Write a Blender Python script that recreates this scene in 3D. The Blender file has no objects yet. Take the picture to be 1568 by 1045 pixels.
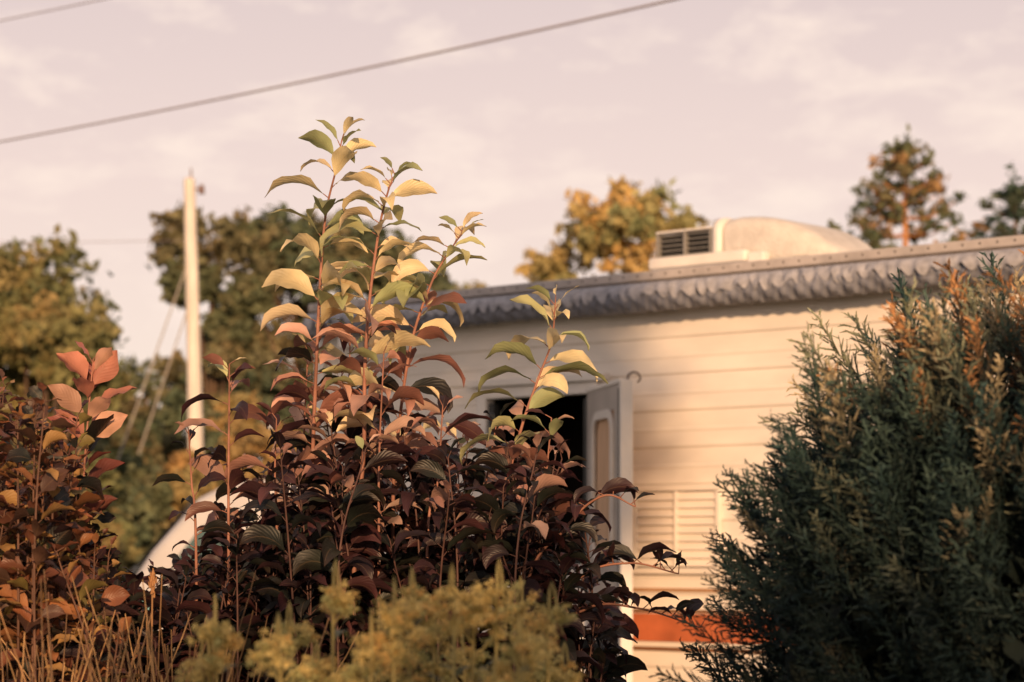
import bpy, math, random
import numpy as np
from mathutils import Vector
rng=np.random.default_rng(7); random.seed(7)
scene=bpy.context.scene
scene.view_settings.view_transform='Standard'; scene.view_settings.look='None'; scene.view_settings.exposure=0
D=bpy.data
# ------------------------------------------------------------ helpers
def link(o,parent=None):
    scene.collection.objects.link(o)
    if parent is not None: o.parent=parent
    return o
def empty(name,loc=(0,0,0),rz=0,parent=None):
    o=D.objects.new(name,None); o.location=loc; o.rotation_euler=(0,0,rz); o.empty_display_size=.2
    return link(o,parent)
def npmesh(name,V,F,mat,col=None,luv=None,parent=None,smooth=False):
    V=np.asarray(V,dtype=np.float32); F=np.asarray(F,dtype=np.int32); k=F.shape[1]
    me=D.meshes.new(name); me.vertices.add(len(V)); me.vertices.foreach_set('co',V.ravel())
    me.loops.add(F.size); me.loops.foreach_set('vertex_index',F.ravel())
    me.polygons.add(len(F)); me.polygons.foreach_set('loop_start',np.arange(0,F.size,k,dtype=np.int32))
    me.polygons.foreach_set('loop_total',np.full(len(F),k,dtype=np.int32))
    if smooth: me.polygons.foreach_set('use_smooth',np.ones(len(F),dtype=bool))
    me.update(calc_edges=True)
    if col is not None:
        a=me.color_attributes.new(name='Col',type='FLOAT_COLOR',domain='POINT')
        c=np.ones((len(V),4),dtype=np.float32); c[:,:3]=col; a.data.foreach_set('color',c.ravel())
    if luv is not None:
        a=me.attributes.new(name='luv',type='FLOAT_VECTOR',domain='POINT'); a.data.foreach_set('vector',np.asarray(luv,dtype=np.float32).ravel())
    me.materials.append(mat)
    o=D.objects.new(name,me); return link(o,parent)
def pymesh(name,V,F,mat,parent=None,bevel=0,smooth=False,seg=2):
    me=D.meshes.new(name); me.from_pydata([tuple(v) for v in V],[],F); me.update(); me.materials.append(mat)
    if smooth:
        for p in me.polygons: p.use_smooth=True
    o=D.objects.new(name,me); link(o,parent)
    if bevel:
        m=o.modifiers.new('b','BEVEL'); m.width=bevel; m.segments=seg; m.limit_method='ANGLE'; m.angle_limit=math.radians(35)
    return o
def box(name,x0,x1,y0,y1,z0,z1,mat,parent=None,bevel=0.0):
    V=[(x,y,z) for x in (x0,x1) for y in (y0,y1) for z in (z0,z1)]
    F=[(0,1,3,2),(4,6,7,5),(0,4,5,1),(2,3,7,6),(0,2,6,4),(1,5,7,3)]
    return pymesh(name,V,F,mat,parent,bevel)
def prism(name,prof,y0,y1,mat,parent=None,bevel=0,smooth=False,seg=2):
    n=len(prof); V=[(p[0],y0,p[1]) for p in prof]+[(p[0],y1,p[1]) for p in prof]
    F=[tuple(range(n)),tuple(range(2*n-1,n-1,-1))]+[(i,i+n,(i+1)%n+n,(i+1)%n) for i in range(n)]
    return pymesh(name,V,F,mat,parent,bevel,smooth,seg)
def catmull(P,n=8):
    P=np.array(P,float); Q=np.vstack([2*P[0]-P[1],P,2*P[-1]-P[-2]]); out=[]
    for i in range(1,len(Q)-2):
        for t in np.linspace(0,1,n,endpoint=False):
            a,b,c,d=Q[i-1],Q[i],Q[i+1],Q[i+2]
            out.append(.5*((2*b)+(c-a)*t+(2*a-5*b+4*c-d)*t*t+(3*b-a-3*c+d)*t**3))
    out.append(P[-1]); return np.array(out)
class Acc:
    def __init__(s): s.V=[];s.F=[];s.C=[];s.U=[];s.n=0
    def add(s,V,F,c,U=None):
        V=np.asarray(V); s.V.append(V); s.F.append(np.asarray(F)+s.n); s.n+=len(V)
        s.C.append(np.broadcast_to(np.asarray(c,float),(len(V),3))); s.U.append(np.zeros((len(V),3)) if U is None else U)
    def build(s,name,mat,parent=None,smooth=True):
        return npmesh(name,np.vstack(s.V),np.vstack(s.F),mat,np.vstack(s.C),np.vstack(s.U),parent,smooth)
def tube(acc,P,r0,r1,c,k=6):
    P=np.asarray(P,float); n=len(P); T=np.gradient(P,axis=0); T/=np.linalg.norm(T,axis=1)[:,None]+1e-9
    ref=np.array([0.31,0.9,0.1]); A=np.cross(T,ref); A/=np.linalg.norm(A,axis=1)[:,None]+1e-9; B=np.cross(T,A)
    r=np.linspace(r0,r1,n)[:,None,None]; th=np.linspace(0,2*np.pi,k,endpoint=False)
    V=P[:,None,:]+r*(A[:,None,:]*np.cos(th)[None,:,None]+B[:,None,:]*np.sin(th)[None,:,None])
    F=[]
    for i in range(n-1):
        for j in range(k):
            F.append((i*k+j,i*k+(j+1)%k,(i+1)*k+(j+1)%k,(i+1)*k+j))
    acc.add(V.reshape(-1,3),F,c)
# ------------------------------------------------------------ materials
def mat(name,col,rough=.6,noise=.15,scale=6,metal=0,bump=0.0,bscale=40,spec=.4,stretch=(1,1,1)):
    m=D.materials.new(name); m.use_nodes=True; N=m.node_tree.nodes; L=m.node_tree.links; b=N['Principled BSDF']
    tc=N.new('ShaderNodeTexCoord'); mp=N.new('ShaderNodeMapping'); mp.inputs['Scale'].default_value=stretch; L.new(tc.outputs['Object'],mp.inputs[0])
    nz=N.new('ShaderNodeTexNoise'); nz.inputs['Scale'].default_value=scale; nz.inputs['Detail'].default_value=4; L.new(mp.outputs[0],nz.inputs[0])
    rp=N.new('ShaderNodeValToRGB'); c=np.array(col)
    rp.color_ramp.elements[0].position=.3; rp.color_ramp.elements[1].position=.7
    rp.color_ramp.elements[0].color=(*np.clip(c*(1-noise),0,1),1); rp.color_ramp.elements[1].color=(*np.clip(c*(1+noise*.6),0,1),1)
    L.new(nz.outputs['Fac'],rp.inputs[0]); L.new(rp.outputs[0],b.inputs['Base Color'])
    b.inputs['Roughness'].default_value=rough; b.inputs['Metallic'].default_value=metal; b.inputs['Specular IOR Level'].default_value=spec
    if bump:
        n2=N.new('ShaderNodeTexNoise'); n2.inputs['Scale'].default_value=bscale; n2.inputs['Detail'].default_value=3; L.new(mp.outputs[0],n2.inputs[0])
        bp=N.new('ShaderNodeBump'); bp.inputs['Strength'].default_value=bump; bp.inputs['Distance'].default_value=.01
        L.new(n2.outputs['Fac'],bp.inputs['Height']); L.new(bp.outputs[0],b.inputs['Normal'])
    return m
def leafmat(name,trans=.3,rough=.45,veins=True,spec=.4,nscale=14,noise=True):
    m=D.materials.new(name); m.use_nodes=True; N=m.node_tree.nodes; L=m.node_tree.links; b=N['Principled BSDF']; out=N['Material Output']
    at=N.new('ShaderNodeAttribute'); at.attribute_name='Col'; colout=at.outputs['Color']
    if noise:
        tc=N.new('ShaderNodeTexCoord'); nz=N.new('ShaderNodeTexNoise'); nz.inputs['Scale'].default_value=nscale; nz.inputs['Detail'].default_value=2
        L.new(tc.outputs['Object'],nz.inputs[0])
        mr=N.new('ShaderNodeMapRange'); mr.inputs['From Min'].default_value=.3; mr.inputs['From Max'].default_value=.7; mr.inputs['To Min'].default_value=.65; mr.inputs['To Max'].default_value=1.3
        L.new(nz.outputs['Fac'],mr.inputs[0])
        sc=N.new('ShaderNodeVectorMath'); sc.operation='SCALE'; L.new(at.outputs['Color'],sc.inputs[0]); L.new(mr.outputs[0],sc.inputs['Scale'])
        colout=sc.outputs[0]
    if veins:
        a2=N.new('ShaderNodeAttribute'); a2.attribute_name='luv'; sp=N.new('ShaderNodeSeparateXYZ'); L.new(a2.outputs['Vector'],sp.inputs[0])
        ab=N.new('ShaderNodeMath'); ab.operation='ABSOLUTE'; L.new(sp.outputs['Y'],ab.inputs[0])
        m1=N.new('ShaderNodeMath'); m1.operation='MULTIPLY_ADD'; L.new(ab.outputs[0],m1.inputs[0]); m1.inputs[1].default_value=-.35; L.new(sp.outputs['X'],m1.inputs[2])
        m2=N.new('ShaderNodeMath'); m2.operation='MULTIPLY'; L.new(m1.outputs[0],m2.inputs[0]); m2.inputs[1].default_value=58
        sn=N.new('ShaderNodeMath'); sn.operation='SINE'; L.new(m2.outputs[0],sn.inputs[0])
        bp=N.new('ShaderNodeBump'); bp.inputs['Strength'].default_value=.14; bp.inputs['Distance'].default_value=.002
        L.new(sn.outputs[0],bp.inputs['Height']); L.new(bp.outputs[0],b.inputs['Normal'])
        lt=N.new('ShaderNodeMath'); lt.operation='LESS_THAN'; L.new(ab.outputs[0],lt.inputs[0]); lt.inputs[1].default_value=.06
        ml=N.new('ShaderNodeMath'); ml.operation='MULTIPLY'; L.new(lt.outputs[0],ml.inputs[0]); ml.inputs[1].default_value=.15
        mx=N.new('ShaderNodeMixRGB'); L.new(ml.outputs[0],mx.inputs[0]); L.new(colout,mx.inputs[1]); mx.inputs[2].default_value=(.35,.22,.12,1)
        colout=mx.outputs[0]
    L.new(colout,b.inputs['Base Color']); b.inputs['Roughness'].default_value=rough; b.inputs['Specular IOR Level'].default_value=spec
    if trans>0:
        tr=N.new('ShaderNodeBsdfTranslucent'); L.new(colout,tr.inputs[0])
        ms=N.new('ShaderNodeMixShader'); ms.inputs[0].default_value=trans; L.new(b.outputs[0],ms.inputs[1]); L.new(tr.outputs[0],ms.inputs[2]); L.new(ms.outputs[0],out.inputs[0])
    return m
M_leaf=leafmat('shrub_leaf',.30,.42); M_tree=leafmat('tree_foliage',.25,.8,False,.1,.5,False); M_need=leafmat('needle_foliage',0,.65,False,.2,6,False)
M_flor=leafmat('floret',.38,.8,False,.1,30,False)
M_stem=leafmat('stem',.0,.6,False,.3,30)
M_white=mat('painted_aluminium',(.80,.735,.665),.42,.10,3,bump=.03,bscale=30,stretch=(1,1,3))
M_trim=mat('white_trim',(.74,.70,.66),.35,.10,8)
M_rail=mat('drip_rail_paint',(.46,.42,.41),.5,.2,12)
M_roof=mat('roof_membrane',(.62,.60,.58),.6,.15,5)
M_ac=mat('ac_plastic',(.64,.60,.56),.6,.14,14,bump=.6,bscale=70)
M_slat=mat('grille_slat',(.26,.25,.24),.6,.1,10)
M_dark=mat('dark_grille',(.035,.035,.035),.6,.2,10)
M_int=mat('interior_panel',(.03,.022,.018),.8,.3,3)
M_awn=mat('awning_fabric',(.22,.23,.28),.85,.3,14,bump=.3,bscale=50)
M_awn2=mat('awning_valance',(.36,.36,.40),.85,.3,30,bump=.3,bscale=50)
M_doorp=mat('door_inner_panel',(.42,.38,.35),.55,.12,6)
M_curt=mat('curtain_fabric',(.62,.42,.28),.9,.2,8,stretch=(6,6,.5))
M_orange=mat('orange_stripe',(.50,.14,.06),.4,.3,8)
M_brown=mat('brown_stripe',(.20,.09,.04),.4,.15,8)
M_tan=mat('tan_stripe',(.42,.24,.13),.4,.15,8)
M_tyre=mat('tyre_rubber',(.025,.025,.025),.8,.2,20)
M_hub=mat('steel_hub',(.5,.5,.5),.35,.1,10,metal=.8)
M_pole=mat('weathered_wood_pole',(.76,.70,.64),.8,.3,3,bump=.5,bscale=20,stretch=(6,6,.4))
M_wire=mat('wire_insulation',(.30,.25,.25),.6,.1,5)
M_guy=mat('galvanised_guy_wire',(.34,.31,.28),.5,.1,5)
M_bark=mat('bark',(.14,.09,.06),.9,.4,4,bump=.6,bscale=8,stretch=(3,3,.6))
M_pbark=mat('pine_bark',(.55,.27,.12),.9,.4,3,bump=.6,bscale=8,stretch=(3,3,.6))
M_glass=mat('tinted_glass',(.03,.035,.04),.08,.1,3,spec=.6)
M_vglass=mat('van_glass',(.04,.09,.10),.15,.1,3,spec=.6)
M_van=mat('van_paint',(.42,.42,.46),.4,.1,3)
M_teal=mat('teal_paint',(.08,.25,.30),.35,.1,5)
M_ins=mat('ceramic_insulator',(.16,.09,.06),.3,.1,5)
# ------------------------------------------------------------ ground
m=mat('grass_ground',(.09,.085,.04),.95,.5,.6,bump=.8,bscale=12)
n=61; xs=np.linspace(-260,260,n); ys=np.linspace(-200,320,n)
X,Y=np.meshgrid(xs,ys,indexing='ij'); Z=np.zeros_like(X)
V=np.stack([X,Y,Z],-1).reshape(-1,3)
F=[(i*n+j,(i+1)*n+j,(i+1)*n+j+1,i*n+j+1) for i in range(n-1) for j in range(n-1)]
npmesh('ground',V,F,m)
# ------------------------------------------------------------ camper trailer
T=empty('camper_trailer',(0.349,10.5,0),math.radians(-41))
XL,XR,ZB,ZT,W=-1.66,4.7,.5,2.79,2.35
def siding(name,x0,x1,z0,z1):
    per=.155; base=.5; pts=[]
    prof=[(0,0),(.008,-.0065),(.014,-.007),(.070,-.003),(.074,-.0052),(.084,-.0052),(.088,-.0022),(.150,-.0005)]
    k=0
    pts.append((z0,0))
    while base+k*per<z1:
        for dz,o in prof:
            z=base+k*per+dz
            if z0<z<z1: pts.append((z,o))
        k+=1
    pts.append((z1,0))
    V=[(x,y,z) for z,y in pts for x in (x0,x1)]
    F=[(2*i,2*i+1,2*i+3,2*i+2) for i in range(len(pts)-1)]
    return pymesh(name,V,F,M_white,T)
DL,DR,DT=-.59,0.0,2.30
siding('side_wall_rear',XL,DL,ZB,ZT); siding('side_wall_front',DR,XR,ZB,ZT)
siding('side_wall_over_door',DL,DR,DT,ZT); siding('side_wall_under_door',DL,DR,ZB,.62)
box('end_wall_rear',XL-.03,XL,-.012,W,ZB,ZT,M_white,T,.01); box('end_wall_front',XR,XR+.03,-.012,W,ZB,ZT,M_white,T,.01)
box('far_wall',XL,XR,W-.03,W,ZB,ZT-.003,M_white,T)
box('interior_wall',XL+.1,XR-.1,.9,.93,.62,2.7,M_int,T); box('floor',XL,XR,.012,W-.04,.50,.60,M_int,T)
box('interior_partition_rear',DL-.4,DL-.37,.02,.9,.6,2.7,M_int,T); box('interior_partition_front',.5,.53,.02,.9,.6,2.7,M_int,T)
box('interior_ceiling',XL+.1,XR-.1,.02,.9,2.66,2.70,M_int,T)
ny=9; V=[];F=[]
for i,x in enumerate((XL-.04,XR+.04)):
    for j in range(ny):
        f=j/(ny-1); V.append((x,-.03+f*(W+.06),ZT+.002+.07*math.sin(math.pi*f)))
for i,x in enumerate((XL-.04,XR+.04)):
    for j in range(ny):
        f=j/(ny-1); V.append((x,-.03+f*(W+.06),ZT-.02))
F=[(j,j+1,ny+j+1,ny+j) for j in range(ny-1)]+[(2*ny+j,3*ny+j,3*ny+j+1,2*ny+j+1) for j in range(ny-1)]
F+=[(j,2*ny+j,2*ny+j+1,j+1) for j in range(ny-1)]+[(ny+j,ny+j+1,3*ny+j+1,3*ny+j) for j in range(ny-1)]
F+=[(0,ny,3*ny,2*ny),(ny-1,3*ny-1,4*ny-1,2*ny-1)]
pymesh('roof',V,F,M_roof,T)
box('drip_rail',XL-.05,XR+.05,-.055,-.033,ZT-.028,ZT+.012,M_rail,T,.006)
box('awning_rail',XL+.1,XR-.3,-.05,-.014,ZT-.085,ZT-.052,M_trim,T,.004)
acc=Acc()
for x in np.arange(XL,XR,.075):
    th=np.linspace(0,2*np.pi,6,endpoint=False)
    V=np.array([(x,-.060,ZT-.006)]+[(x+.005*math.cos(t),-.0555,ZT-.006+.005*math.sin(t)) for t in th])
    acc.add(V,[(0,1+i,1+(i+1)%6,1+(i+1)%6) for i in range(6)],(.1,.1,.1))
Vv=np.vstack(acc.V); Ff=[tuple(f[:3]) for f in np.vstack(acc.F)]
pymesh('rail_screws',Vv,Ff,M_dark,T)
nx,nt=1100,28; x=np.linspace(XL+.02,3.9,nx); th=np.linspace(0,2*np.pi,nt,endpoint=False)
XX,TH=np.meshgrid(x,th,indexing='ij')
wr=.0045*np.sin(XX*2*np.pi/.085+TH*2.6+1.7*np.sin(XX*5))+.0022*np.sin(XX*2*np.pi/.037-TH*3+np.sin(XX*13))
R=.054+wr+.004*np.sin(XX*1.7)+.003*np.sin(XX*6.1)
V=np.stack([XX,-.11-R*np.cos(TH),ZT-.108+R*np.sin(TH)],-1).reshape(-1,3)
F=[(i*nt+j,(i+1)*nt+j,(i+1)*nt+(j+1)%nt,i*nt+(j+1)%nt) for i in range(nx-1) for j in range(nt)]
npmesh('rolled_awning',V,F,M_awn,parent=T,smooth=True)
nv=9; V=[];F=[]
rr_=np.random.default_rng(3); jit=np.interp(x,np.linspace(XL,4,70),rr_.uniform(-1,1,70)); amp=np.interp(x,np.linspace(XL,4,45),rr_.uniform(.25,1.1,45)); dro=np.interp(x,np.linspace(XL,4,80),rr_.uniform(-.22,.22,80))
for i in range(nx):
    xx=x[i]; ph=xx*2*math.pi/.066+2.0*jit[i]; am=amp[i]; s=.5+.5*math.sin(ph)*am; lo=.35-.65*s+dro[i]
    for j in range(nv):
        g=j/(nv-1); a=1.25+(lo-1.25)*g; r=.064+.0075*am*g*math.sin(ph+2.2*g)+.003*math.sin(xx*61+g*5)*g
        V.append((xx+.04*g,-.11-r*math.cos(a),ZT-.108+r*math.sin(a)))
F=[(i*nv+j,(i+1)*nv+j,(i+1)*nv+j+1,i*nv+j+1) for i in range(nx-1) for j in range(nv-1)]
npmesh('awning_valance',V,F,M_awn2,parent=T,smooth=True)
for nm,xa in (('awning_arm_rear',-1.40),('awning_arm_front',3.75)):
    box(nm,xa-.026,xa+.026,-.07,-.016,.62,ZT-.16,M_trim,T,.006)
    box(nm+'_bracket',xa-.035,xa+.035,-.13,-.018,ZT-.22,ZT-.165,M_trim,T,.006)
box('corner_trim_rear',XL-.035,XL+.03,-.03,-.013,ZB,ZT-.05,M_trim,T,.006)
for nm,z0,z1,mm in (('stripe_tan',1.445,1.46,M_tan),('stripe_orange',1.235,1.352,M_orange),('stripe_brown_top',1.356,1.370,M_brown),('stripe_brown_low',1.195,1.211,M_brown)):
    for k,(a,b) in enumerate(((XL+.03,DL-.06),(DR+.07,XR-.03))):
        box(nm+f'_{k}',a,b,-.0115,-.004,z0,z1,mm,T)
ring_parts=((.24,.70,1.52,1.545),(.24,.70,1.870,1.895),(.24,.262,1.547,1.868),(.678,.70,1.547,1.868),(.462,.478,1.547,1.868))
for i,(a,b,c_,d_) in enumerate(ring_parts): box(f'vent_frame_{i}',a,b,-.030,-.006,c_,d_,M_white,T,.003)
box('vent_back',.262,.678,-.010,-.0075,1.547,1.868,M_trim,T)
for i in range(9):
    z=1.553+i*.035
    for a,b in ((.264,.460),(.480,.676)):
        pymesh(f'vent_louvre',[(a,-.012,z+.030),(b,-.012,z+.030),(b,-.028,z),(a,-.028,z),(a,-.012,z-.003),(b,-.012,z-.003)],[(0,3,2,1),(3,4,5,2)],M_white,T)
box('door_frame_left',DL-.055,DL,-.035,.03,.60,DT+.05,M_trim,T,.004)
box('door_frame_right',DR,DR+.05,-.035,.03,.60,DT+.05,M_trim,T,.004)
box('door_frame_top',DL-.10,DR+.10,-.055,.028,DT+.052,DT+.085,M_trim,T,.006)
box('door_header',DL,DR,-.033,.026,DT,DT+.05,M_trim,T,.004)
box('screen_door_lower_panel',DL+.01,DR-.01,-.005,.02,.62,1.50,M_trim,T,.004)
box('screen_door_rail',DL+.01,DR-.01,-.018,.022,1.503,1.56,M_trim,T,.004)
box('screen_door_stile_left',DL+.003,DL+.035,-.02,.022,1.563,DT-.02,M_dark,T,.003)
box('screen_door_stile_right',DR-.035,DR-.003,-.02,.022,1.563,DT-.02,M_dark,T,.003)
box('door_threshold',DL,DR,-.05,.02,.585,.615,M_hub,T,.004)
Dr=empty('open_door',(0.03,-.045,0),math.radians(-38),T)
wd=.62; z0,z1=.60,2.30; hx0,hx1,hz0,hz1=.13,.50,1.58,2.20
def ring(name,x0,x1,za,zb,r,w,y0,y1,mm,par,n=6):
    def rr(x0,x1,z0,z1,r):
        P=[]
        for cx,cz,a0 in ((x1-r,z1-r,0),(x0+r,z1-r,90),(x0+r,z0+r,180),(x1-r,z0+r,270)):
            for i in range(n+1):
                a=math.radians(a0+90*i/n); P.append((cx+r*math.cos(a),cz+r*math.sin(a)))
        return P
    O=rr(x0-w,x1+w,za-w,zb+w,r+w); I=rr(x0,x1,za,zb,r); k=len(O); V=[];F=[]
    for P,y in ((O,y0),(I,y0),(O,y1),(I,y1)): V+=[(p[0],y,p[1]) for p in P]
    for i in range(k):
        j=(i+1)%k; F+=[(i,j,k+j,k+i),(2*k+i,3*k+i,3*k+j,2*k+j),(i,2*k+i,2*k+j,j),(k+i,k+j,3*k+j,3*k+i)]
    return pymesh(name,V,F,mm,par)
t=.018
box('door_panel_hinge_side',0,hx0,-t,t,z0,z1,M_doorp,Dr); box('door_panel_latch_side',hx1,wd,-t,t,z0,z1,M_doorp,Dr)
box('door_panel_top',hx0,hx1,-t,t,hz1,z1,M_doorp,Dr); box('door_panel_bottom',hx0,hx1,-t,t,z0,hz0,M_doorp,Dr)
ring('window_frame_inner',hx0+.03,hx1-.03,hz0+.03,hz1-.03,.06,.035,-t-.012,-t-.002,M_trim,Dr)
ring('window_frame_outer',hx0+.03,hx1-.03,hz0+.03,hz1-.03,.06,.035,t+.002,t+.012,M_trim,Dr)
V=[];F=[];nn=60
for i in range(nn):
    xx=hx0+.002+(hx1-hx0-.004)*i/(nn-1); yy=-.006+.007*math.sin(i*.95)
    V+=[(xx,yy,hz0),(xx,yy,hz1)]
F=[(2*i,2*i+2,2*i+3,2*i+1) for i in range(nn-1)]
pymesh('window_curtain',V,F,M_curt,Dr,smooth=True)
box('door_edge_latch',wd+.001,wd+.028,-.026,.026,z0-.01,z1+.01,M_trim,Dr,.004)
box('door_edge_top',0,wd,-.024,.024,z1+.001,z1+.02,M_trim,Dr,.003)
box('door_latch',wd-.06,wd-.02,-t-.02,-t-.001,1.35,1.45,M_dark,Dr,.004)
box('door_seam_inner',wd-.035,wd-.028,-t-.004,-t-.001,z0+.02,z1-.02,M_dark,Dr)
acc=Acc(); P=[(wd+.03,.03+.026*math.cos(a)*1.0,z1+.020+.022*math.sin(a)) for a in np.linspace(3.4,-1.0,14)]
tube(acc,P,.005,.004,(.10,.07,.06)); acc.build('door_hook',M_stem,Dr)
ring('side_window_frame',2.35,3.25,1.75,2.35,.06,.04,-.03,-.014,M_trim,T); box('side_window_glass',2.34,3.26,-.02,-.010,1.74,2.36,M_glass,T)
def wheel(par,x,y,z,r,w,nm):
    n=28
    prof=[(r*.45,-w*.5),(r*.86,-w*.5),(r,-w*.32),(r,w*.32),(r*.86,w*.5),(r*.45,w*.5)]
    V=[];F=[];k=len(prof)
    for i in range(n):
        a=2*math.pi*i/n
        for rr_,yy in prof: V.append((x+rr_*math.cos(a),y+yy,z+rr_*math.sin(a)))
    for i in range(n):
        for j in range(k-1): F.append((i*k+j,((i+1)%n)*k+j,((i+1)%n)*k+j+1,i*k+j+1))
    pymesh(nm+'_tyre',V,F,M_tyre,par,smooth=True)
    V=[(x,y-w*.35,z)]+[(x+r*.5*math.cos(2*math.pi*i/n),y-w*.42+.02,z+r*.5*math.sin(2*math.pi*i/n)) for i in range(n)]
    pymesh(nm+'_hub',V,[(0,1+i,1+(i+1)%n) for i in range(n)],M_hub,par)
for x in (1.9,2.7):
    wheel(T,x,.05,.34,.34,.2,'wheel'); wheel(T,x,W-.05,.34,.34,-.2,'wheel_far')
box('chassis_rail',XL+.1,XR+.9,.35,.43,.40,.495,M_dark,T); box('chassis_rail_far',XL+.1,XR+.5,W-.43,W-.35,.40,.495,M_dark,T)
box('entry_step',DL+.05,DR-.05,-.32,-.05,.30,.33,M_hub,T,.004); box('entry_step_bracket',DL+.1,DR-.1,-.06,-.03,.33,.5,M_dark,T)
# rooftop air conditioner
A=empty('roof_air_conditioner',(.345,.90,ZT+.045),0,T); A.scale=(.95,.95,.97)
box('ac_base_pan',-.50,.36,-.27,.27,-.02,.075,M_dark,A,.01)
def loft(name,secs,mm,par):
    V=[];F=[];k=14
    for (x,hw,zt,zb) in secs:
        r=min(.06,(zt-zb)*.55,hw*.6); P=[(-hw,zb),(-hw,(zb+zt-r)/2)]
        for i in range(5):
            a=math.pi-math.pi/2*i/4; P.append((-hw+r+r*math.cos(a),zt-r+r*math.sin(a)))
        P+= [(-p[0],p[1]) for p in reversed(P)]
        for (yy,zz) in P: V.append((x,yy,zz))
    for i in range(len(secs)-1):
        for j in range(k-1): F.append((i*k+j,(i+1)*k+j,(i+1)*k+j+1,i*k+j+1))
        F.append((i*k+k-1,(i+1)*k+k-1,(i+1)*k,i*k))
    F.append(tuple(range(k))); F.append(tuple((len(secs)-1)*k+j for j in reversed(range(k))))
    o=pymesh(name,V,F,mm,par,smooth=True)
    for e in o.data.polygons[-2:]: e.use_smooth=False
    return o
S=[(-.105,.285,.275,.06)]
for i in range(11):
    f=i/10; S.append((-.10+.60*f,.285*(1-.30*f**3),.285-.215*f**2.7 if i else .278,.06-.03*f))
loft('ac_dome',S,M_ac,A)
loft('ac_collar',[(-.165,.29,.272,.05),(-.16,.30,.288,.05),(-.12,.30,.288,.05),(-.115,.27,.26,.05)],M_trim,A)
loft('ac_coil_housing',[(-.50,.24,.235,.06),(-.166,.255,.262,.06)],M_trim,A)
box('ac_grille_back',-.49,-.175,-.262,-.245,.10,.225,M_dark,A)
for i in range(6):
    z=.105+i*.0235
    pymesh('ac_grille_slat',[(-.49,-.285,z),(-.175,-.292,z),(-.175,-.268,z+.008),(-.49,-.262,z+.008),(-.49,-.285,z+.003),(-.175,-.292,z+.003)],[(0,1,2,3),(0,4,5,1),(4,3,2,5)],M_slat,A)
for x in (-.498,-.335,-.182): box('ac_grille_post',x,x+.009,-.296,-.262,.09,.236,M_slat,A)
box('ac_top_lip',-.50,-.17,-.297,-.2,.238,.248,M_trim,A,.003)
box('ac_side_ledge',-.51,.06,-.345,-.297,.065,.120,M_trim,A,.012)
box('ac_side_ledge_end',.061,.16,-.335,-.28,.05,.105,M_trim,A,.012)
# ------------------------------------------------------------ utility pole and wires
U=empty('utility_pole',(-7.1,55,0))
acc=Acc(); tube(acc,catmull([(0,0,0),(-.08,0,3.5),(-.16,0,7),(-.24,0,10.15)],6),.20,.13,(.6,.6,.6),14)
o=acc.build('pole_shaft',M_pole,U)
pymesh('pole_cap',[(-.24+.13*math.cos(a),.13*math.sin(a),10.15) for a in np.linspace(0,2*math.pi,12,endpoint=False)]+[(-.24,0,10.2)],[(i,(i+1)%12,12) for i in range(12)],M_pole,U)
box('pole_bracket',-.16,.06,-.03,.03,9.90,9.95,M_ins,U,.01)
acc=Acc(); tube(acc,[(.04,0,9.82),(.04,0,9.86),(.04,0,9.97),(.04,0,10.02)],.08,.05,(.2,.1,.1),10); acc.build('insulator',M_ins,U)
acc=Acc(); tube(acc,[(-.2,0,10.1),(-.2,0,10.4)],.03,.02,(.2,.1,.1),8); acc.build('insulator_pin',M_ins,U)
for k,(x0,z0_,x1) in enumerate(((-.18,8.5,-3.0),(-.14,7.6,-2.5))):
    acc=Acc(); tube(acc,[(x0,0,z0_),(x1,-1.2,0)],.022,.022,(.2,.2,.2),6); acc.build(f'guy_wire_{k}',M_guy,U)
acc=Acc(); tube(acc,catmull([(-.2,0,8.75),(-5,-2,8.5),(-12,-5,8.7)],8),.008,.008,(.2,.2,.2),5); acc.build('service_wire',M_wire,U)
def wire(nm,a,b,sag,r,e0,e1):
    a=np.array(a);b=np.array(b); P=[]
    for s in np.linspace(e0,e1,50):
        p=a+(b-a)*s; p=p+np.array([0,0,sag*((s-.5)**2)]); P.append(p)
    acc=Acc(); tube(acc,P,r,r,(.2,.2,.2),8); acc.build(nm,M_wire)
wire('power_line',(-5.5,26,6.01),(1.293,18,5.72),.14,.010,-2.0,3.2)
wire('power_line',(-5.5,26,7.32),(1.293,18,6.70),.1,.007,-2.0,3.2)
U2=empty('utility_pole',(-19.1,42,0)); acc=Acc(); tube(acc,[(0,0,0),(0,0,9.5)],.17,.11,(.6,.6,.6),12); acc.build('pole_shaft',M_pole,U2)
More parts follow.
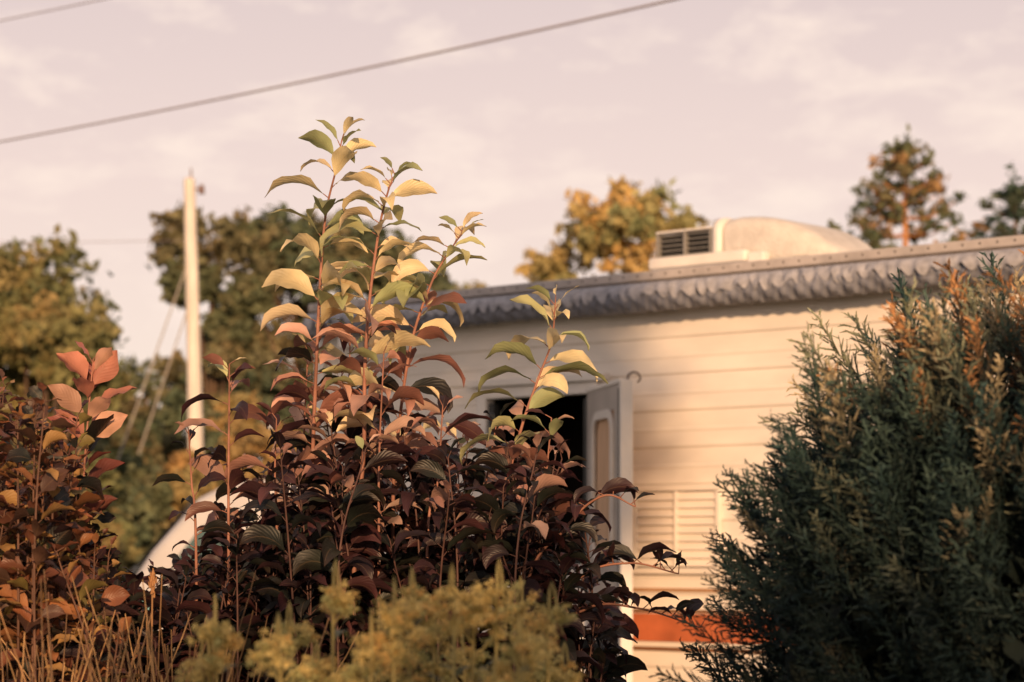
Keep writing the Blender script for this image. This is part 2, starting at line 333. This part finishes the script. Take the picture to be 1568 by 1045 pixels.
# ------------------------------------------------------------ trees
def leafquads(acc,C,size,cols):
    n=len(C); a=rng.normal(size=(n,3)); a/=np.linalg.norm(a,axis=1)[:,None]
    b=rng.normal(size=(n,3)); b-=a*(a*b).sum(1)[:,None]; b/=np.linalg.norm(b,axis=1)[:,None]
    s=size*rng.uniform(.6,1.4,(n,1)); w=s*rng.uniform(.35,.6,(n,1)); c=np.cross(a,b)
    V=np.stack([C-a*s,C+b*w-c*w*.3,C+a*s,C-b*w-c*w*.3],1).reshape(-1,3)
    F=np.arange(4*n).reshape(n,4); acc.add(V,F,np.repeat(cols,4,axis=0))
def broad(name,x,y,zc,rx,ry,rz,nlobe,ncl,nleaf,size,pal,seed,trunk_r=.2,tops=()):
    global rng; rng=np.random.default_rng(seed)
    E=empty(name,(x,y,0)); wood=Acc(); lf=Acc(); pal=np.array(pal)
    tube(wood,catmull([(0,0,0),(.1,0,zc*.4),(-.05,.1,zc*.8),(0,0,zc+rz*.5)],5),trunk_r,trunk_r*.3,(.1,.1,.1),8)
    L_=[]
    for i in range(nlobe):
        d=rng.normal(size=3); d/=np.linalg.norm(d); f=rng.uniform(.35,.92)
        L_.append((np.array([d[0]*rx*f,d[1]*ry*f,zc+d[2]*rz*f]),rng.uniform(.20,.36)*min(rx,rz)))
    for tx,tz,tr in tops: L_.append((np.array([tx-x,0,tz-tr]),tr))
    for c,r in L_:
        s=np.array([0,0,zc-rz*.5+rng.uniform(-.1,.4)*rz]); mid=(s+c)/2+rng.normal(size=3)*.15*r
        tube(wood,catmull([s,mid,c],4),trunk_r*.35,.02,(.1,.1,.1),5)
        tint=pal[rng.integers(len(pal))]
        for k in range(ncl):
            d=rng.normal(size=3); d/=np.linalg.norm(d); cc=c+d*r*rng.uniform(.5,1.15)*np.array([1.15,1.15,.95])
            P=cc+rng.normal(size=(nleaf,3))*r*.17*np.array([1,1,.8])
            base=tint*.6+.4*pal[rng.integers(len(pal))]
            leafquads(lf,P,size,base[None,:]*rng.uniform(.7,1.3,(nleaf,1)))
    wood.build('trunk_and_limbs',M_bark,E); lf.build('crown_foliage',M_tree,E,False)
G1=[(.20,.21,.10),(.27,.25,.11),(.16,.18,.09),(.36,.27,.12)]
G2=[(.13,.165,.10),(.17,.185,.105),(.105,.135,.09),(.24,.20,.11)]  # far foliage lightened: distance haze put into the colour
OR=[(.56,.43,.19),(.46,.38,.17),(.30,.32,.16),(.66,.45,.18)]
OR2=[(.50,.32,.14),(.38,.29,.13),(.22,.22,.12)]
broad('willow_tree',-10.0,46,4.1,2.8,2.5,4.0,28,34,22,.12,G1,11,tops=((-9.9,7.6,.8),(-9.0,7.1,.8),(-8.4,6.6,.6)))
broad('willow_tree',-8.5,44,3.4,1.6,2,3.0,20,34,22,.11,G1,12,tops=((-8.4,6.2,.6),(-7.8,5.8,.5)))
broad('poplar_tree',-8.2,66,6.2,1.9,2,5.4,22,34,22,.15,G2,13,tops=((-9.0,11.0,.8),(-8.2,11.1,.9)))
broad('poplar_tree',-5.6,66,6.4,2.6,2,5.5,28,34,22,.15,G2,14,tops=((-7.0,10.7,.9),(-6.0,11.0,1.0),(-5.0,10.8,.8),(-4.2,10.6,.8)))
broad('poplar_tree',-3.1,67,6.4,2.0,2,5.3,20,34,22,.15,G2,19,tops=((-3.4,10.4,.8),(-2.4,9.6,.7)))
broad('maple_tree',-5.9,51,2.6,2.0,1.6,2.6,20,30,20,.12,OR2,15)
broad('alder_tree',-8.4,49.5,2.2,1.7,1.6,2.4,18,30,20,.12,G2,25)
broad('poplar_tree',-1.2,69,5.2,2.2,2,4.2,18,30,22,.15,G1,16,tops=((-1.4,9.4,.8),(-.4,8.8,.7)))
broad('poplar_tree',-10.6,70,4.0,2.8,2,4.4,18,30,22,.15,G2,27)
broad('birch_tree',3.2,66,8.6,2.0,2,3.2,24,22,16,.15,OR,17,.16,tops=((2.3,11.4,.7),(3.1,11.9,.8),(4.0,11.6,.7),(4.6,10.9,.6)))
broad('birch_tree',1.3,68,7.4,1.7,1.6,3.0,18,20,16,.15,G1+OR[:1],18,.14,tops=((1.0,10.2,.6),(2.0,11.0,.7)))
broad('birch_tree',5.0,70,8.2,1.3,1.6,3.0,12,20,16,.15,OR,28,.14)
def pine(name,x,y,h,rb,dens,pal,seed,z0=2.0,bark=M_pbark,size=.11,dz=.42,ex=.85):
    global rng; rng=np.random.default_rng(seed); E=empty(name,(x,y,0)); wood=Acc(); lf=Acc(); pal=np.array(pal)
    tube(wood,[(0,0,0),(.03,0,h*.5),(0,0,h)],.20,.04,(.1,.1,.1),8)
    z=z0; off=0
    while z<h-.2:
        L=rb*((h-z)/(h-z0))**ex*1.0+.12; off+=.7
        nb=5
        for k in range(nb):
            a=off+k*2*np.pi/nb+rng.normal()*.25; l=L*rng.uniform(.7,1.15); d=np.array([math.cos(a),math.sin(a),0])
            P=catmull([(0,0,z),tuple(d*l*.5+np.array([0,0,z+.0*l])),tuple(d*l+np.array([0,0,z+.28*l]))],5)
            tube(wood,P,.04,.012,(.1,.1,.1),4)
            for s in np.linspace(.45,1,max(2,int(l*3.0))):
                p=P[min(len(P)-1,int(s*(len(P)-1)))]
                Q=p+rng.normal(size=(dens,3))*np.array([.13,.13,.10])*(1.0-.25*s)+np.array([0,0,.06])
                leafquads(lf,Q,size,pal[rng.integers(len(pal))][None,:]*rng.uniform(.6,1.3,(dens,1)))
        z+=dz*rng.uniform(.8,1.2)
    n=60; leafquads(lf,np.array([0,0,h-.15])+rng.normal(size=(n,3))*np.array([.12,.12,.2]),size,pal[0][None,:]*np.ones((n,1)))
    wood.build('trunk_and_limbs',bark,E); lf.build('needle_foliage',M_tree,E,False)
pine('pine_tree',9.75,60,11.8,5.0,24,[(.16,.18,.10),(.22,.20,.11),(.36,.23,.11),(.12,.15,.09)],21)
pine('spruce_tree',12.9,62,11.1,4.4,24,[(.07,.11,.085),(.095,.12,.08)],22,bark=M_bark)
# unseen foliage added behind the photographer to shade the trailer rear and low plants
hx,hy=.12,-.993
rng=np.random.default_rng(31)
E=empty('shadow_caster_tree',(1.50,-3.6,0)); wood=Acc(); lf=Acc()
tube(wood,catmull([(0,0,0),(.05,0,2),(.0,0,4),(0,0,5.6)],5),.07,.03,(.1,.1,.1),8)
n=4600; a=rng.uniform(0,2*np.pi,n); z=rng.uniform(4.5,6.9,n); ff=np.clip((z-4.45)/.35,0,1)*np.clip((7.0-z)/.6,0,1)
rr=.82*np.sqrt(ff)*np.sqrt(rng.uniform(0,1,n))*(1+.10*np.sin(z*5+a*2))
leafquads(lf,np.stack([rr*np.cos(a),rr*np.sin(a),z],1),.07,np.array([(.06,.08,.035)])*rng.uniform(.6,1.3,(n,1)))
for k in range(12):
    a=k*2.4; z=4.7+k*.16; tube(wood,[(0,0,z-.5),(.3*math.cos(a),.3*math.sin(a),z),(.6*math.cos(a),.6*math.sin(a),z+.3)],.03,.008,(.1,.1,.1),5)
wood.build('trunk_and_limbs',M_bark,E); lf.build('foliage',M_need,E,False)
E=empty('shadow_caster_hedge',(0,-2.2,0)); wood=Acc(); lf=Acc()  # unseen caster, added to darken the low plants
n=6200; x=rng.uniform(-.1,2.6,n); top=np.interp(x,[-.1,.15,.4,.85,1.1,2.0,2.6],[2.3,2.8,3.0,3.05,2.75,2.55,2.5])+.10*np.sin(x*9)+.06*np.sin(x*23)
z=top*rng.uniform(0,1,n)**.6; y=rng.normal(size=n)*.22
leafquads(lf,np.stack([x,y,z],1),.05,np.array([(.05,.08,.03)])*rng.uniform(.6,1.3,(n,1)))
for x in np.arange(0,2.6,.25): tube(wood,[(x,0,0),(x+.03,0,1.2),(x,.05,2.4)],.02,.006,(.1,.1,.1),5)
wood.build('stems',M_bark,E); lf.build('foliage',M_need,E,False)
# ------------------------------------------------------------ parked van
Vn=empty('parked_van',(-3.62,20.6,0),math.radians(4)); Vn.scale=(1.0,1.0,.985)
prof=[(0,.35),(-.02,.8),(.05,1.12),(.35,1.35),(.55,1.66),(.95,2.12),(1.2,2.25),(1.9,2.32),(4.6,2.30),(4.85,2.15),(4.95,1.2),(4.95,.35)]
prism('body_shell',prof,0,1.85,M_van,Vn,.05,seg=3)
pymesh('windshield',[(.37,.12,1.43),(.37,1.73,1.43),(.90,1.60,2.075),(.90,.25,2.075)],[(0,3,2,1)],M_vglass,Vn)
Vn.children[-1].location=(-.035,0,.035)
pymesh('door_window',[(.72,-.012,1.55),(1.3,-.012,1.55),(1.3,-.012,1.88),(.98,-.012,1.88)],[(0,1,2,3)],M_vglass,Vn)
pymesh('side_window',[(1.6,-.012,1.55),(2.7,-.012,1.55),(2.7,-.012,1.88),(1.6,-.012,1.88)],[(0,1,2,3)],M_vglass,Vn)
box('teal_band',.1,4.93,-.012,-.004,1.12,1.28,M_teal,Vn); box('bumper',-.10,.1,-.02,1.87,.35,.55,M_dark,Vn,.03)
box('headlamp',-.035,.0,.1,.4,.75,.95,M_trim,Vn,.02)
box('door_seam',1.42,1.43,-.008,-.002,.6,2.1,M_dark,Vn)
for x in (.85,3.9): wheel(Vn,x,.1,.34,.34,.22,'wheel'); wheel(Vn,x,1.75,.34,.34,-.22,'wheel_far')
# ------------------------------------------------------------ leaves and shrubs
NU,NV=9,5
uu=np.linspace(0,1,NU); vv=np.linspace(-1,1,NV)
LF=np.array([(i*NV+j,(i+1)*NV+j,(i+1)*NV+j+1,i*NV+j+1) for i in range(NU-1) for j in range(NV-1)])
wprof=np.array([.05,.42,.78,.97,1.0,.90,.68,.36,.01])
def leaf(acc,p,az,pitch,L,Wd,droop,fold,roll,col,colt=None):
    th=pitch-droop*(uu**1.2); ds=L/(NU-1); cx=np.concatenate([[0],np.cumsum(np.cos(th[:-1])*ds)]); cz=np.concatenate([[0],np.cumsum(np.sin(th[:-1])*ds)])
    w=wprof*Wd*.5
    nxx=-np.sin(th); nzz=np.cos(th)
    lat=vv[None,:]*w[:,None]; upo=np.abs(vv)[None,:]**1.2*w[:,None]*fold+.07*Wd*np.sin(uu*15+az*3)[:,None]*(np.abs(vv)[None,:]**2)
    c_,s_=math.cos(roll),math.sin(roll)
    lat2=lat*c_-upo*s_; up2=lat*s_+upo*c_
    Xl=cx[:,None]+nxx[:,None]*up2; Zl=cz[:,None]+nzz[:,None]*up2; Yl=lat2
    ca,sa=math.cos(az),math.sin(az)
    V=np.stack([p[0]+Xl*ca-Yl*sa,p[1]+Xl*sa+Yl*ca,p[2]+Zl],-1).reshape(-1,3)
    U=np.stack([np.repeat(uu[:,None],NV,1),np.repeat(vv[None,:],NU,0),np.zeros((NU,NV))],-1).reshape(-1,3)
    c=np.asarray(col,float)[None,:]*np.ones((len(V),1))
    if colt is not None: c=c*(1-U[:,:1]**2)+np.asarray(colt)[None,:]*U[:,:1]**2
    acc.add(V,LF,c,U)
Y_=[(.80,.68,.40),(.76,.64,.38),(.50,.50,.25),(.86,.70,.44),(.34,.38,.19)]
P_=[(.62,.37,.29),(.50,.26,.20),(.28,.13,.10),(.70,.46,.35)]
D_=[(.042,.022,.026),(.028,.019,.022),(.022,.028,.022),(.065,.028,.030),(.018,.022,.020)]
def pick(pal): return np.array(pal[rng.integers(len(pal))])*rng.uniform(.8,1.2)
def colour(z,ztop):  # own leaf hues, plus sunlit tops and shaded base put into the colour
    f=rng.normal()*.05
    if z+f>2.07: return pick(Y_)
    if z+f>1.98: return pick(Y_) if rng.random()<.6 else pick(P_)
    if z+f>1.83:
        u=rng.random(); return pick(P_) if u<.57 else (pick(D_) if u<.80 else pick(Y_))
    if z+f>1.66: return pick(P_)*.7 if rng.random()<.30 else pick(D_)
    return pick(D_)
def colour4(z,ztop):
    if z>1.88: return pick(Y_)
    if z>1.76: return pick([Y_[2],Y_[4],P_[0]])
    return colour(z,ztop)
SC=(.30,.14,.10)
def stem(lf,wd,pts,L=.1,step=.028,zmin=.5,r=.0045,cf=colour,wr=.375,stemcol=SC,droop=(1.1,2.3),pit=(.35,1.0)):
    P=catmull(pts,10); seg=np.linalg.norm(np.diff(P,axis=0),axis=1); S=np.concatenate([[0],np.cumsum(seg)])
    tube(wd,P,r,.0013,stemcol,6); s=S[-1]; az=rng.uniform(0,6.28)
    while s>0:
        p=np.array([np.interp(s,S,P[:,i]) for i in range(3)])
        if p[2]<zmin: break
        f=min(1,(S[-1]-s)/.08); l=L*(.42+.58*f)*rng.uniform(.65,1.18)
        pt=rng.uniform(*pit)*(1.3-.3*f); dr=rng.uniform(*droop)*(.45+.55*f)
        ax=math.atan2(math.sin(az)*.65,math.cos(az))
        pe=p+np.array([math.cos(ax)*math.cos(pt),math.sin(ax)*math.cos(pt),math.sin(pt)])*.014
        tube(wd,[p,pe],.0011,.0009,stemcol,4)
        c=cf(p[2],P[-1][2]); rl=rng.normal()*.55
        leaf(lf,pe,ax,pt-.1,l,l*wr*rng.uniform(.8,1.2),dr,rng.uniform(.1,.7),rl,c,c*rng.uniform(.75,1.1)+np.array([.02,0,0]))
        az+=2.4+rng.normal()*.35; s-=step*rng.uniform(.7,1.2)*(.5+.5*f)
rng=np.random.default_rng(5)
SH=empty('chokecherry_shrub',(0,0,0)); lf=Acc(); wd=Acc(); Yp=4.63
def st(pts,y=Yp,gx=0,**k):
    pp=[(pts[0][0]+gx,y+.05,0),(pts[0][0]+gx*.4,y+.02,.9)]+[(x,y+.012*math.sin(i*2.1),z) for i,(x,z) in enumerate(pts)]
    stem(lf,wd,pp,**k)
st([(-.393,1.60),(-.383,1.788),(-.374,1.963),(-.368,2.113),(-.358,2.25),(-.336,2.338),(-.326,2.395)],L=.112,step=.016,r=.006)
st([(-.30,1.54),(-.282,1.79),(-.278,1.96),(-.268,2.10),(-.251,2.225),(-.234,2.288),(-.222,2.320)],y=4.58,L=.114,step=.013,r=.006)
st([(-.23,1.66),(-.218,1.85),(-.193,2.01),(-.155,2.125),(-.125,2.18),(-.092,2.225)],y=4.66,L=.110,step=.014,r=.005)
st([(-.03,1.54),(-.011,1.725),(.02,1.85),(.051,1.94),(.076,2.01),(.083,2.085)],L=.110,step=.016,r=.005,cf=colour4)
st([(-.543,1.66),(-.543,1.86),(-.540,1.965)],L=.088,step=.020)
st([(-.605,1.60),(-.615,1.74),(-.618,1.84)],L=.065,step=.022)
st([(-.45,1.60),(-.455,1.75),(-.45,1.86)],L=.09)
st([(-.36,1.60),(-.35,1.78),(-.33,1.95)],y=4.7,L=.098)
st([(-.25,1.60),(-.25,1.78),(-.24,1.98)],y=4.54,L=.098)
st([(-.30,1.60),(-.32,1.80),(-.315,2.04)],y=4.72,L=.098,step=.020)
st([(-.40,1.60),(-.41,1.80),(-.40,2.00)],y=4.75,L=.09,step=.022)
st([(-.16,1.60),(-.14,1.74),(-.13,1.88)],y=4.55,L=.098)
st([(-.10,1.55),(-.06,1.70),(-.03,1.86)],y=4.75,L=.098)
st([(.04,1.55),(.06,1.70),(.075,1.86)],y=4.6,L=.098)
for pts in ([(.06,1.45),(.13,1.56),(.22,1.585),(.31,1.565)],[(.06,1.40),(.14,1.50),(.24,1.50),(.35,1.465)],[(.02,1.5),(.10,1.65),(.17,1.71),(.23,1.69)]):
    st(pts,y=4.5,L=.078,step=.020,zmin=1.2,gx=-.05)
hullx=[-.82,-.74,-.66,-.60,-.56,-.52,-.47,-.38,-.28,-.17,-.10,0,.06,.10,.14,.17]
hullz=[1.57,1.57,1.59,1.59,1.62,1.70,1.78,1.88,1.91,1.87,1.82,1.86,1.83,1.74,1.58,1.46]
for i in range(195):
    x=rng.uniform(-.86,.16); y=rng.uniform(4.35,5.35); hz=np.interp(x*4.63/y,hullx,hullz); hz=1.6+(hz-1.6)*y/4.63
    zt=hz-abs(rng.normal())*(.16 if x>-.5 else .05)-.02; x2=x+rng.normal()*.03
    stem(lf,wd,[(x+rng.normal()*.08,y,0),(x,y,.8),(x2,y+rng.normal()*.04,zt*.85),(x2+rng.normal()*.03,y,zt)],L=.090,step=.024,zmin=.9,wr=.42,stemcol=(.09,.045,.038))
lf.build('leaves',M_leaf,SH); wd.build('stems',M_stem,SH)
SR=empty('ninebark_shrub',(0,0,0)); lf=Acc(); wd=Acc()
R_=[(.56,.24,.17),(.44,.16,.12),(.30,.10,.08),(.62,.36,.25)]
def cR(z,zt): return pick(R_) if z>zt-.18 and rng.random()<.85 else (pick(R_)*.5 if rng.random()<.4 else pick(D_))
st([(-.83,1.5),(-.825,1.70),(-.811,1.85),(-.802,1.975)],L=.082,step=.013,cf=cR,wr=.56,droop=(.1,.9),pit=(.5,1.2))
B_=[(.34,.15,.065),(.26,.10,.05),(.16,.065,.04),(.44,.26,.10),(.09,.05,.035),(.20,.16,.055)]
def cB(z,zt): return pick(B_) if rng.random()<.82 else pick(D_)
for i in range(105):
    y=rng.uniform(3.9,4.9); xx=rng.uniform(-1.15,-.76); x=xx*y/4.63
    hz=np.interp(xx,[-1.1,-.98,-.92,-.86,-.82,-.78,-.74],[1.90,1.94,1.92,1.84,1.74,1.60,1.46]); hz=1.6+(hz-1.6)*y/4.63
    zt=hz-abs(rng.normal())*.13
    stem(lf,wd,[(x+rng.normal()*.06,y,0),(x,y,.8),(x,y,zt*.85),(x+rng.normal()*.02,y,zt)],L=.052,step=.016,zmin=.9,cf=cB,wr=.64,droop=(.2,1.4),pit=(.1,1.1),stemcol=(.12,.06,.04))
lf.build('leaves',M_leaf,SR); wd.build('stems',M_stem,SR)
# ------------------------------------------------------------ juniper
rng=np.random.default_rng(9)
J=empty('juniper_shrub',(0,0,0))
def unit(v): return v/(np.linalg.norm(v,axis=-1,keepdims=True)+1e-9)
def spray_template(seed):
    r=np.random.default_rng(seed); q=[];tt=[]
    def strip(a,b,w,h):
        d=unit(b-a); s=unit(np.cross(d,r.normal(size=3)))*w
        q.extend([a-s,a+s,b+s*.3,b-s*.3]); tt.extend([h]*4)
    sp=lambda s: np.array([s, 0.0, .22*s*s])
    for i in range(5): strip(sp(i/5),sp((i+1)/5),.012,(i/5))
    for i in range(30):
        s=.08+.92*i/30; a=sp(s); ang=i*2.4; l=.34*(1-s*.72)*r.uniform(.7,1.2)
        d=unit(np.array([1.1,math.cos(ang)*.75,math.sin(ang)*.75])); b=a+d*l
        strip(a,b,.012,s)
        for k in range(4):
            f=.3+.2*k; a2=a+(b-a)*f; d2=unit(d+r.normal(size=3)*.45); strip(a2,a2+d2*l*.42,.011,min(1,s+f*.4))
    return np.array(q),np.array(tt)
TP=[spray_template(s) for s in range(5)]
lf=Acc(); wd=Acc()
def jun(center,rad,n,lmin,lmax,fmin,upw,lean=0):
    center=np.array(center);rad=np.array(rad)
    for i in range(n):
        d=unit(rng.normal(size=3))
        if d[2]<-.35: d[2]*=-1
        if d[1]>.3 and rng.random()<.6: d[1]*=-1
        lump=1+.06*math.sin(d[0]*7+1)*math.cos(d[2]*6)+.05*math.sin(d[1]*11)
        f=rng.uniform(fmin,1)*lump; p=center+rad*d*f
        if p[2]<.1: continue
        dr=unit(d*np.array([.85,.8,.6])+np.array([lean,0,upw])+rng.normal(size=3)*.25)
        L=rng.uniform(lmin,lmax); T_,h=TP[rng.integers(5)]
        s=unit(np.cross(dr,rng.normal(size=3))); u=np.cross(s,dr)
        if u[2]<0: u=-u;s=-s
        V=p+(T_[:,:1]*dr+T_[:,1:2]*s+T_[:,2:]*u)*L
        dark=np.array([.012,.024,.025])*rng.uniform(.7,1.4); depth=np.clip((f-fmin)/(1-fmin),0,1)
        hi=p[2]>1.72  # sunlit tips and shaded low, inner parts put into the spray colour
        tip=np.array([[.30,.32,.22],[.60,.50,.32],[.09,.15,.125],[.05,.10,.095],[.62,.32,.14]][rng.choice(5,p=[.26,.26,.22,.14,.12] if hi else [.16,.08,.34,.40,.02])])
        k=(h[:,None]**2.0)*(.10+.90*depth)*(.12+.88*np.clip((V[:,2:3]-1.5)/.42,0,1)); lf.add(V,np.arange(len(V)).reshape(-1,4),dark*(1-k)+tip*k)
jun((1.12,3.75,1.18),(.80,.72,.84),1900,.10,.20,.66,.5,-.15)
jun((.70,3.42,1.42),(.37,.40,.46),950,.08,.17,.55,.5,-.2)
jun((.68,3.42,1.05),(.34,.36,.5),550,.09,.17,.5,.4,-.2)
for i in range(60):
    d=unit(rng.normal(size=3)); d[2]=abs(d[2]); e=np.array([1.12,3.75,1.0])+np.array([.65,.62,.8])*d*rng.uniform(.6,.95)
    tube(wd,catmull([(1.1,3.8,0),(1.1+d[0]*.2,3.8+d[1]*.2,.6),tuple(e)],5),.014,.003,(.12,.07,.05),5)
lf.build('sprays',M_need,J,False); wd.build('branches',M_stem,J)
c=Acc()
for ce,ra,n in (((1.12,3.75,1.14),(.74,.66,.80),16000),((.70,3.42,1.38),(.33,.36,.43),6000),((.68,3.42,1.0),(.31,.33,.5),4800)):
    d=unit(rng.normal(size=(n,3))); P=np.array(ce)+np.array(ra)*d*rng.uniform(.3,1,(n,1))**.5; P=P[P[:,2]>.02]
    leafquads(c,P,.032,np.array([(.008,.014,.013)])*np.ones((len(P),1)))  # near-black filler: shade inside the bush put into its colour
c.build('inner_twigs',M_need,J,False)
# ------------------------------------------------------------ goldenrod
rng=np.random.default_rng(12)
Gd=empty('goldenrod_plant',(0,0,0)); fl=Acc(); wd=Acc(); gl=Acc()
GC=np.array([(.95,.76,.32),(.92,.72,.30),(.84,.70,.30),(.66,.62,.28),(.94,.66,.26)])
def plume(x,y,zt,R,nb,h,n=20):
    P=catmull([(x+rng.normal()*.05,y,0),(x,y,.8),(x,y,zt-h*.6),(x+rng.normal()*.01,y,zt-.03)],6); tube(wd,P,.0035,.0012,(.40,.32,.12),5)
    for z in np.arange(.5,zt-h-.03,.04):
        a=rng.uniform(0,6.28); c=np.array([.09,.10,.04])*rng.uniform(.7,1.3); leaf(gl,(x,y,z),a,.5,.07,.014,1.2,.2,0,c)
    for b in range(nb):
        f=b/nb; a=rng.uniform(0,6.28); l=R*(.3+.7*f**.5)*rng.uniform(.7,1.25); z=zt-h*f**1.5-l*.25
        d=np.array([math.cos(a),math.sin(a),0]); B=catmull([(x,y,z-l*.9),tuple(np.array([x,y,z-l*.3])+d*l*.55),tuple(np.array([x,y,z])+d*l)],6)
        tube(wd,B,.0011,.0007,(.45,.37,.14),4)
        e=B[-1]; gc=GC[rng.integers(5)]
        for kk in range(4):
            o=e+rng.normal(size=3)*np.array([.007,.007,.0045]); tube(wd,[B[-4],o],.0006,.0005,(.45,.37,.14),4)
            Q=o+rng.normal(size=(n,3))*np.array([.0030,.0030,.0024]); leafquads(fl,Q,.0026,gc[None,:]*rng.uniform(.65,1.05,(n,1)))
for (x,z,R) in ((-.207,1.558,.016),(-.343,1.520,.020),(-.350,1.485,.026)): plume(x,2.8,z,R,12,.022)
pts_=[(-.268,1.50),(-.248,1.522),(-.218,1.478),(-.188,1.465),(-.162,1.508),(-.142,1.540),(-.118,1.556),(-.096,1.520),(-.070,1.562),(-.044,1.540),(-.016,1.560),(.010,1.545),(.034,1.538),(.056,1.48),
      (-.13,1.49),(-.055,1.50),(0.01,1.50),(-.24,1.46),(-.09,1.47),(-.02,1.46),(.04,1.47)]
for X,hz in pts_:
    yy=rng.uniform(2.6,3.05); hz=1.6+(hz-1.6)*yy/2.8
    plume((X+rng.normal()*.004)*yy/2.8,yy,hz+rng.normal()*.004,.030,12,.034)
fl.build('florets',M_flor,Gd,False); wd.build('stems',M_stem,Gd); gl.build('leaves',M_leaf,Gd)
# ------------------------------------------------------------ dry grass
rng=np.random.default_rng(15); g=Acc()
for i in range(340):
    y=rng.uniform(3.3,4.0); x=rng.uniform(-.90,-.44)*y/4.0; 
    zt=rng.uniform(1.25,1.52); 
    if rng.random()<.16: zt+=.06
    lean=rng.normal()*.09; ly=rng.normal()*.05
    P=catmull([(x,y,0),(x+lean*.1,y,.7),(x+lean*.5,y+ly*.5,zt*.85),(x+lean,y+ly,zt)],5)
    tube(g,P,.0024,.0009,np.array([(.48,.29,.13),(.36,.20,.09),(.22,.13,.07)][rng.integers(3)])*rng.uniform(.6,1.1),4)
x=-.60; P=[(x,4.0,0),(x,4.0,1.0),(x+.005,4.0,1.55)]; tube(g,P,.003,.0015,(.3,.16,.07),5)
for k in range(40):
    q=np.array([x+.005,4.0,1.55])+rng.normal(size=3)*np.array([.0025,.0025,.010]); tube(g,[q,q+np.array([rng.normal()*.002,0,.010])],.0022,.001,(.34,.17,.07),4)
o=g.build('dry_grass',M_stem,None)
# ------------------------------------------------------------ world, sun, camera
el=math.radians(13)
w=D.worlds.new('World'); scene.world=w; w.use_nodes=True; N=w.node_tree.nodes; L=w.node_tree.links; bg=N['Background']
sky=N.new('ShaderNodeTexSky'); sky.sky_type='NISHITA'; sky.sun_disc=False; sky.sun_elevation=el; sky.sun_rotation=math.atan2(hx,hy); sky.dust_density=3
tc=N.new('ShaderNodeTexCoord'); sp=N.new('ShaderNodeSeparateXYZ'); L.new(tc.outputs['Generated'],sp.inputs[0])
rp=N.new('ShaderNodeValToRGB'); cr=rp.color_ramp; cr.elements[0].position=0; cr.elements[0].color=(1,.85,.70,1); cr.elements[1].position=1; cr.elements[1].color=(.22,.21,.24,1)
for p,c in ((.07,(1.0,.82,.71)),(.15,(.93,.74,.675)),(.24,(.78,.63,.61)),(.45,(.38,.33,.33))):
    e=cr.elements.new(p); e.color=(*c,1)
L.new(sp.outputs['Z'],rp.inputs[0])
mp=N.new('ShaderNodeMapping'); mp.inputs['Scale'].default_value=(1,1,2.6); mp.inputs['Rotation'].default_value=(0,math.radians(-10),0); L.new(tc.outputs['Generated'],mp.inputs[0])
nz=N.new('ShaderNodeTexNoise'); nz.inputs['Scale'].default_value=19; nz.inputs['Detail'].default_value=6; nz.inputs['Roughness'].default_value=.6; nz.inputs['Distortion'].default_value=.2; L.new(mp.outputs[0],nz.inputs[0])
cl=N.new('ShaderNodeMapRange'); cl.inputs['From Min'].default_value=.47; cl.inputs['From Max'].default_value=.68; cl.inputs['To Max'].default_value=.85; L.new(nz.outputs['Fac'],cl.inputs[0])
mx=N.new('ShaderNodeMixRGB'); L.new(cl.outputs[0],mx.inputs[0]); L.new(rp.outputs[0],mx.inputs[1]); mx.inputs[2].default_value=(1.05,.86,.75,1)
sc=N.new('ShaderNodeVectorMath'); sc.operation='SCALE'; sc.inputs['Scale'].default_value=10; L.new(mx.outputs[0],sc.inputs[0])
m2=N.new('ShaderNodeMixRGB'); m2.inputs[0].default_value=.95; L.new(sky.outputs[0],m2.inputs[1]); L.new(sc.outputs[0],m2.inputs[2])
L.new(m2.outputs[0],bg.inputs[0]); bg.inputs[1].default_value=.1
s=D.lights.new('sun','SUN'); s.energy=5; s.angle=math.radians(.7); s.color=(1,.61,.32); so=D.objects.new('sun',s); link(so)
dv=Vector((hx*math.cos(el),hy*math.cos(el),math.sin(el))); so.rotation_euler=dv.to_track_quat('Z','Y').to_euler(); so.location=(5,-10,8)
cam=D.cameras.new('camera'); cam.lens=85; cam.sensor_width=36; cam.shift_y=.209; cam.clip_end=1000; cam.dof.use_dof=True; cam.dof.focus_distance=4.6; cam.dof.aperture_fstop=6.2
co=D.objects.new('camera',cam); link(co); co.location=(0,0,1.6); co.rotation_euler=(math.radians(90),0,0); scene.camera=co
